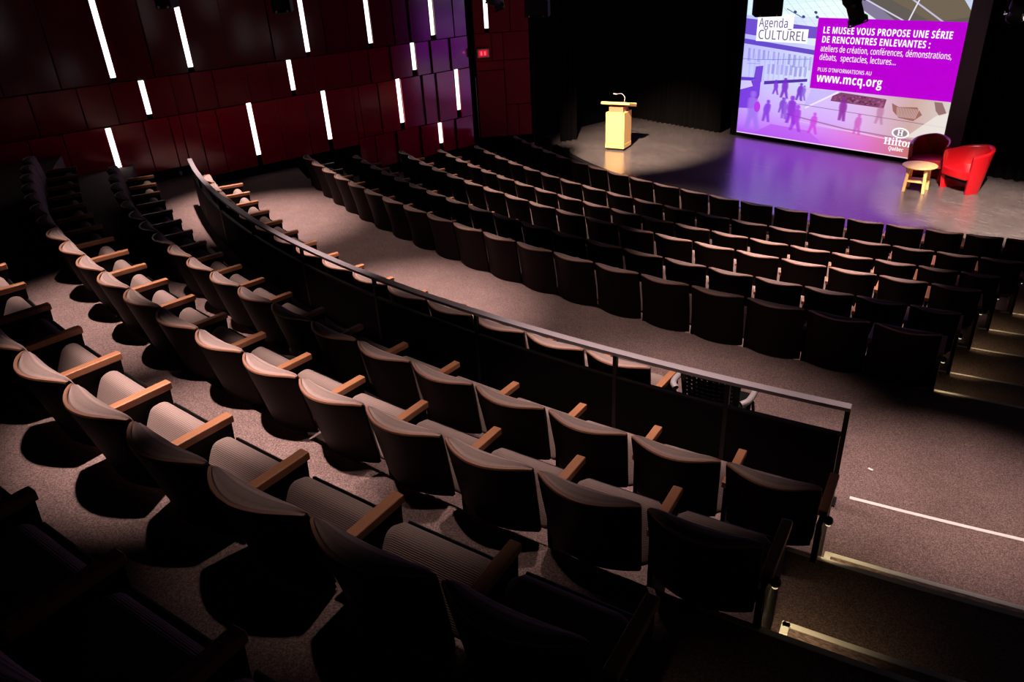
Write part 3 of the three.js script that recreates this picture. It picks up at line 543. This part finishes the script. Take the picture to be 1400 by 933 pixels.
// ---------------------------------------------------------------- lectern
{
  const t = thing('lectern', 'pale wooden lectern with overhanging top on the stage', 'lectern', [-12.73, STAGE_Y, -13.78], 21 * D);
  mesh('plinth', box(0.42, 0.05, 0.42, 0, 0.025, 0), M.darkMetal, t);
  mesh('base_board', box(0.49, 0.1, 0.48, 0, 0.1, 0, 0.005), M.maple, t);
  mesh('column', box(0.48, 0.74, 0.47, 0, 0.525, 0, 0.006), M.maple, t);
  mesh('neck', box(0.36, 0.12, 0.34, 0, 0.955, 0), M.oak, t);
  const top = mesh('desk_top', box(0.72, 0.06, 0.5, 0, 0, 0, 0.006), M.maple, t); top.position.set(0, 1.06, 0); top.rotation.x = -14 * D;
  mesh('desk_lip', box(0.72, 0.03, 0.02, 0, 0.04, -0.24), M.maple, top);
  const mic = thing('microphone', 'gooseneck microphone on the lectern top', 'microphone', [-12.73, STAGE_Y + 1.09, -13.78], 21 * D);
  mesh('base', new THREE.CylinderGeometry(0.03, 0.035, 0.02, 16).translate(0.12, 0.01, -0.05), M.black, mic);
  mesh('gooseneck', tube([[0.12, 0.02, -0.05], [0.12, 0.12, -0.07], [0.03, 0.19, -0.1], [-0.12, 0.17, -0.16]], 0.008), M.greyPlastic, mic);
  mesh('capsule', new THREE.CapsuleGeometry(0.018, 0.07, 4, 10).rotateZ(Math.PI / 2 - 0.15).translate(-0.17, 0.165, -0.18), M.greyPlastic, mic);
}

// ---------------------------------------------------------------- tub armchairs and round table
function tubChair(x, z, turn, mat, label) {
  const t = thing('tub_armchair', label, 'armchair', [x, STAGE_Y, z], turn);   // faces local +z
  const N = 40, th = 0.07;
  // plan: U open to +z; s in [-1, 1]
  const plan = (s, out) => {
    const a = s * 2.05, ca = Math.cos(a), sa = Math.sin(a), rad = 0.36 + out;
    const front = Math.max(0, Math.abs(s) - 0.76) / 0.24;
    return [rad * sa * (1 + 0.10 * front), -rad * ca * 0.98 + 0.02 + front * 0.08];
  };
  const topY = (s) => 0.80 - 0.09 * Math.abs(s) ** 1.5;
  const sec = [[0, 0], [0, 0.25], [0, 0.6], [0, 0.93]];
  for (let k = 0; k <= 6; k++) { const a = k / 6 * Math.PI; sec.push([0.5 - 0.5 * Math.cos(a), 0.95 + 0.05 * Math.sin(a)]); }
  sec.push([1, 0.93], [1, 0.6], [1, 0.25], [1, 0]);
  mesh('tub_shell', sweep(N, sec, (i, o, v) => {
    const s = -1 + 2 * i / N, y = v * topY(s), lean = 0.14 * (1 - Math.min(1, Math.abs(s) * 1.25)) * v - 0.07 * (1 - v) * (1 - Math.abs(s));
    const q = plan(s, -o * th); const k = 0.88 + 0.12 * v;
    return [q[0] * k, y, q[1] * k - Math.max(-0.2, lean) ];
  }), mat, t);
  const sh = new THREE.Shape(); sh.absarc(0, -0.02, 0.275, Math.PI, 0, true); sh.lineTo(0.27, -0.29); sh.quadraticCurveTo(0, -0.33, -0.27, -0.29); sh.closePath();
  const c = new THREE.ExtrudeGeometry(sh, { depth: 0.1, bevelEnabled: true, bevelSize: 0.025, bevelThickness: 0.03, bevelSegments: 3, curveSegments: 18 });
  c.rotateX(-Math.PI / 2); c.translate(0, 0.3, -0.03);
  mesh('seat_cushion', c, mat, t);
  mesh('front_rail', box(0.5, 0.07, 0.04, 0, 0.24, 0.2, 0.01), M.black, t);
  return t;
}
tubChair(-5.36, -15.4, -24 * D, M.redLeather, 'bright red leather tub armchair to the right of the round table');
tubChair(-6.22, -15.75, 14 * D, M.redLeather, 'red leather tub armchair in shade behind the round table');
{
  const t = thing('round_table', 'small round wooden coffee table with four square legs', 'table', [-5.97, STAGE_Y, -14.8], 12 * D);
  mesh('table_top', new THREE.LatheGeometry([[0, 0.465], [0.29, 0.465], [0.305, 0.475], [0.305, 0.492], [0.295, 0.5], [0, 0.5]].map((p) => new THREE.Vector2(...p)), 40), M.beech, t);
  for (const sx of [-1, 1]) for (const sz of [-1, 1]) { const l = mesh('leg', box(0.055, 0.47, 0.055, 0, 0.235, 0, 0.006), M.beech, t); l.position.set(sx * 0.17, 0, sz * 0.17); l.rotation.set(-sz * 0.05, 0, sx * 0.05); }
  mesh('shelf', box(0.33, 0.02, 0.33, 0, 0.2, 0, 0.005), M.beech, t);
}

// ---------------------------------------------------------------- loose perforated chair at the end of the cross-aisle row
{
  const a = 17.35 * D, t = thing('perforated_chair', 'loose black chair with perforated plastic back and grey arms', 'chair', onArc(CR, 16.62, a, 0), a);
  t.scale.set(1, 0.92, 1);
  const sh = new THREE.Shape(); sh.moveTo(-0.21, 0); sh.lineTo(0.21, 0); sh.lineTo(0.23, 0.36); sh.quadraticCurveTo(0.22, 0.4, 0.18, 0.4); sh.lineTo(-0.18, 0.4); sh.quadraticCurveTo(-0.22, 0.4, -0.23, 0.36); sh.closePath();
  for (let i = 0; i < 9; i++) for (let j = 0; j < 8; j++) { const h = new THREE.Path(); h.absarc(-0.17 + i * 0.0425, 0.06 + j * 0.042, 0.0085, 0, Math.PI * 2, true); sh.holes.push(h); }
  const g = new THREE.ExtrudeGeometry(sh, { depth: 0.01, bevelEnabled: false, curveSegments: 4 }), p = g.attributes.position;
  for (let k = 0; k < p.count; k++) p.setZ(k, p.getZ(k) - 1.1 * p.getX(k) ** 2 + 0.18 * p.getY(k));
  g.computeVertexNormals(); g.translate(0, 0.46, -0.04);
  mesh('backrest', g, M.black, t);
  mesh('top_edge', tube([[-0.2, 0.865, -0.01], [0, 0.868, 0.04], [0.2, 0.865, -0.01]], 0.009), M.greyPlastic, t);
  mesh('seat', new RoundedBoxGeometry(0.46, 0.05, 0.44, 3, 0.022).translate(0, 0.44, -0.27), M.black, t);
  for (const s of [-1, 1]) {
    mesh('arm', tube([[s * 0.25, 0.66, 0.0], [s * 0.285, 0.675, -0.04], [s * 0.29, 0.675, -0.2], [s * 0.27, 0.672, -0.29]], 0.024, 20, 10).scale(1, 1, 1), M.greyPlastic, t);
    mesh('arm_post', tube([[s * 0.24, 0.46, -0.03], [s * 0.28, 0.55, -0.06], [s * 0.285, 0.66, -0.1]], 0.016), M.black, t);
    mesh('leg', tube([[s * 0.23, 0.42, -0.1], [s * 0.245, 0.2, -0.02], [s * 0.25, 0.015, 0.05]], 0.013), M.darkMetal, t);
    mesh('leg', tube([[s * 0.23, 0.42, -0.42], [s * 0.24, 0.2, -0.47], [s * 0.245, 0.015, -0.5]], 0.013), M.darkMetal, t);
  }
}

// ---------------------------------------------------------------- hung stage lanterns and loudspeakers
function speakerBox(x, y, z, turn, label, w = 0.4, h = 0.6) {
  const t = thing('hung_speaker', label, 'speaker', [x, y, z], turn);
  mesh('cabinet', box(w, h, 0.34, 0, h / 2, 0, 0.015), M.black, t);
  mesh('grille', box(w - 0.05, h - 0.06, 0.012, 0, h / 2, 0.174), M.darkMetal, t);
  mesh('bracket', join([box(0.02, h * 0.7, 0.03, -w / 2 - 0.012, h * 0.75, 0), box(0.02, h * 0.7, 0.03, w / 2 + 0.012, h * 0.75, 0), box(w + 0.06, 0.02, 0.04, 0, h * 1.1, 0)]), M.black, t);
  mesh('hanging_pole', new THREE.CylinderGeometry(0.02, 0.02, 6.5 - y - h * 1.1, 10).translate(0, h * 1.1 + (6.5 - y - h * 1.1) / 2, 0), M.black, t);
  for (const s of [-1, 1]) mesh('bolt', new THREE.SphereGeometry(0.012, 8, 6).translate(s * w * 0.3, 0.02, 0.18), M.steel, t);
  return t;
}
function lantern(x, y, z, aim, label, s = 1) {
  const t = thing('stage_lantern', label, 'stage light', [x, y, z]);
  const dir = new THREE.Vector3(...aim).sub(new THREE.Vector3(x, y, z)).normalize();
  const body = new THREE.LatheGeometry([[0.0, -0.2], [0.07, -0.2], [0.1, -0.17], [0.11, 0.0], [0.085, 0.06], [0.085, 0.2], [0.105, 0.215], [0.105, 0.25], [0.08, 0.25], [0.08, 0.23], [0, 0.23]].map((q) => new THREE.Vector2(q[0] * s, q[1] * s)), 20);
  const b = mesh('barrel', body, M.black, t); b.quaternion.setFromUnitVectors(new THREE.Vector3(0, 1, 0), dir);
  mesh('frame_clip', join([box(0.2 * s, 0.01, 0.02 * s, 0, 0.255 * s, 0.1 * s), box(0.2 * s, 0.01, 0.02 * s, 0, 0.255 * s, -0.1 * s), box(0.02 * s, 0.01, 0.2 * s, 0.1 * s, 0.255 * s, 0)]), M.black, b);
  for (const k of [-1, 1]) mesh('knob', new THREE.CylinderGeometry(0.02 * s, 0.02 * s, 0.05 * s, 10).rotateZ(Math.PI / 2).translate(k * 0.13 * s, 0.02 * s, 0), M.blackGloss, b);
  mesh('yoke', tube([[-0.14 * s, 0, 0], [-0.14 * s, 0.22 * s, 0], [0, 0.27 * s, 0], [0.14 * s, 0.22 * s, 0], [0.14 * s, 0, 0]], 0.012 * s, 24, 6), M.black, t);
  mesh('hanging_pole', new THREE.CylinderGeometry(0.02, 0.02, 6.5 - y - 0.27 * s, 10).translate(0, 0.27 * s + (6.5 - y - 0.27 * s) / 2, 0), M.black, t);
  return t;
}
speakerBox(-5.83, EYE - 0.91, -9.0, 40 * D, 'black hung speaker box in front of the projection screen', 0.33, 0.6);
speakerBox(-7.1, EYE - 0.30, -2.17, 60 * D, 'slim black hung speaker beside the fourth tall upper strip', 0.12, 0.5);
speakerBox(-8.2, EYE - 0.48, -3.67, 60 * D, 'small black hung speaker beside the third tall upper strip', 0.19, 0.5);
speakerBox(-10.85, EYE - 1.1, -9.6, 40 * D, 'black hung speaker box before the dark stage wing', 0.42, 0.7);
lantern(-4.73, EYE - 0.72, -9.0, [-4.2, EYE - 3.0, -9.9], 'black stage lantern tilted down in front of the screen', 1.0);
lantern(-10.6, EYE - 0.72, -8.4, [-12.7, 0, -13.6], 'black stage lantern before the splayed wall strip', 0.9);
lantern(-3.75, EYE - 0.95, -11.2, [-5.4, -0.5, -15], 'black stage lantern in the dark right of the screen', 0.9);

// ---------------------------------------------------------------- lamps
function spot(x, y, z, aim, cd, angle, color, pen = 1, soft = 3) {
  const l = new THREE.SpotLight(color, cd, 0, angle, pen, 2); l.position.set(x, y, z); l.target.position.set(...aim); scene.add(l.target);
  l.castShadow = true; l.shadow.mapSize.set(1024, 1024); l.shadow.radius = soft; l.shadow.camera.near = 0.1; return l;
}
const WARM = new THREE.Color(1, 0.78, 0.72);
const OVER = ['third row behind guard rail', 'left part of the rear rows', 'right part of the rear rows', 'third rear tier edge as added fill', 'wall end of the guard rail', 'middle of the guard rail', 'perforated chair', 'cross aisle near the wall as added fill', 'cross aisle near the perforated chair as added fill', 'steps by the guard rail end', 'fifth row from the stage', 'middle of the front rows', 'wall end of the front rows', 'second row from the stage', 'middle of the first row'];
DOWNLIGHTS.forEach(([x, z, ax, ay, az, cd, ang], k) => {
  const over = OVER[k];
  const t = thing('ceiling_downlight', `black cylindrical ceiling downlight hung above the ${over}`, 'ceiling light', [x, LAMP_Y, z], 0, 'ceiling downlights');
  mesh('can', new THREE.LatheGeometry([[0.0, 0.34], [0.1, 0.34], [0.1, 0.0], [0.088, 0.0], [0.088, 0.05], [0, 0.06]].map((q) => new THREE.Vector2(...q)), 20), M.black, t);
  mesh('stem', new THREE.CylinderGeometry(0.015, 0.015, 0.66, 8).translate(0, 0.67, 0), M.black, t);
  mesh('lamp_lens', new THREE.CylinderGeometry(0.08, 0.08, 0.01, 20).translate(0, 0.04, 0), M.lens, t);
  const l = spot(0, 0.0, 0, [ax, ay, az], cd, ang, WARM, 1, 3); l.position.set(0, 0.02, 0); t.add(l);
});
// stage lamps over the audience, aimed at the lectern and at the armchairs
for (const [x, y, z, aim, cd, ang, col, lab] of [
  [-9.6, 4.9, -8.4, [-12.3, -0.6, -13.9], 1150, 0.28, [1, 0.84, 0.68], 'black stage lantern lighting the lectern'],
  [-3.2, 4.9, -10.4, [-4.65, -0.88, -14.25], 680, 0.265, [1, 0.86, 0.78], 'black stage lantern lighting the red armchairs'],
]) {
  const t = lantern(x, y, z, aim, lab), d = new THREE.Vector3(...aim).sub(new THREE.Vector3(x, y, z)).normalize();
  const e = mesh('lamp_lens', new THREE.CylinderGeometry(0.075, 0.075, 0.01, 20).translate(0, 0.24, 0), M.lens, t); e.quaternion.setFromUnitVectors(new THREE.Vector3(0, 1, 0), d);
  const l = spot(0, 0, 0, aim, cd, ang, new THREE.Color(...col), lab.includes('lectern') ? 0.8 : 0.45, 4); l.position.copy(d).multiplyScalar(0.27); t.add(l);
}

// ---------------------------------------------------------------- small things
{
  const g = new THREE.PlaneGeometry(0.035, 0.022, 3, 2).rotateX(-Math.PI / 2), p = g.attributes.position;
  for (let k = 0; k < p.count; k++) p.setY(k, 0.004 + 0.006 * hash(k, 1, 1));
  g.computeVertexNormals();
  const s = mesh('paper_scrap', g, M.paper); s.position.set(-1.87, 0.002, -4.86); tag(s, 'tiny white paper scrap on the cross aisle carpet', 'paper');
}
renderer.render(scene, camera);
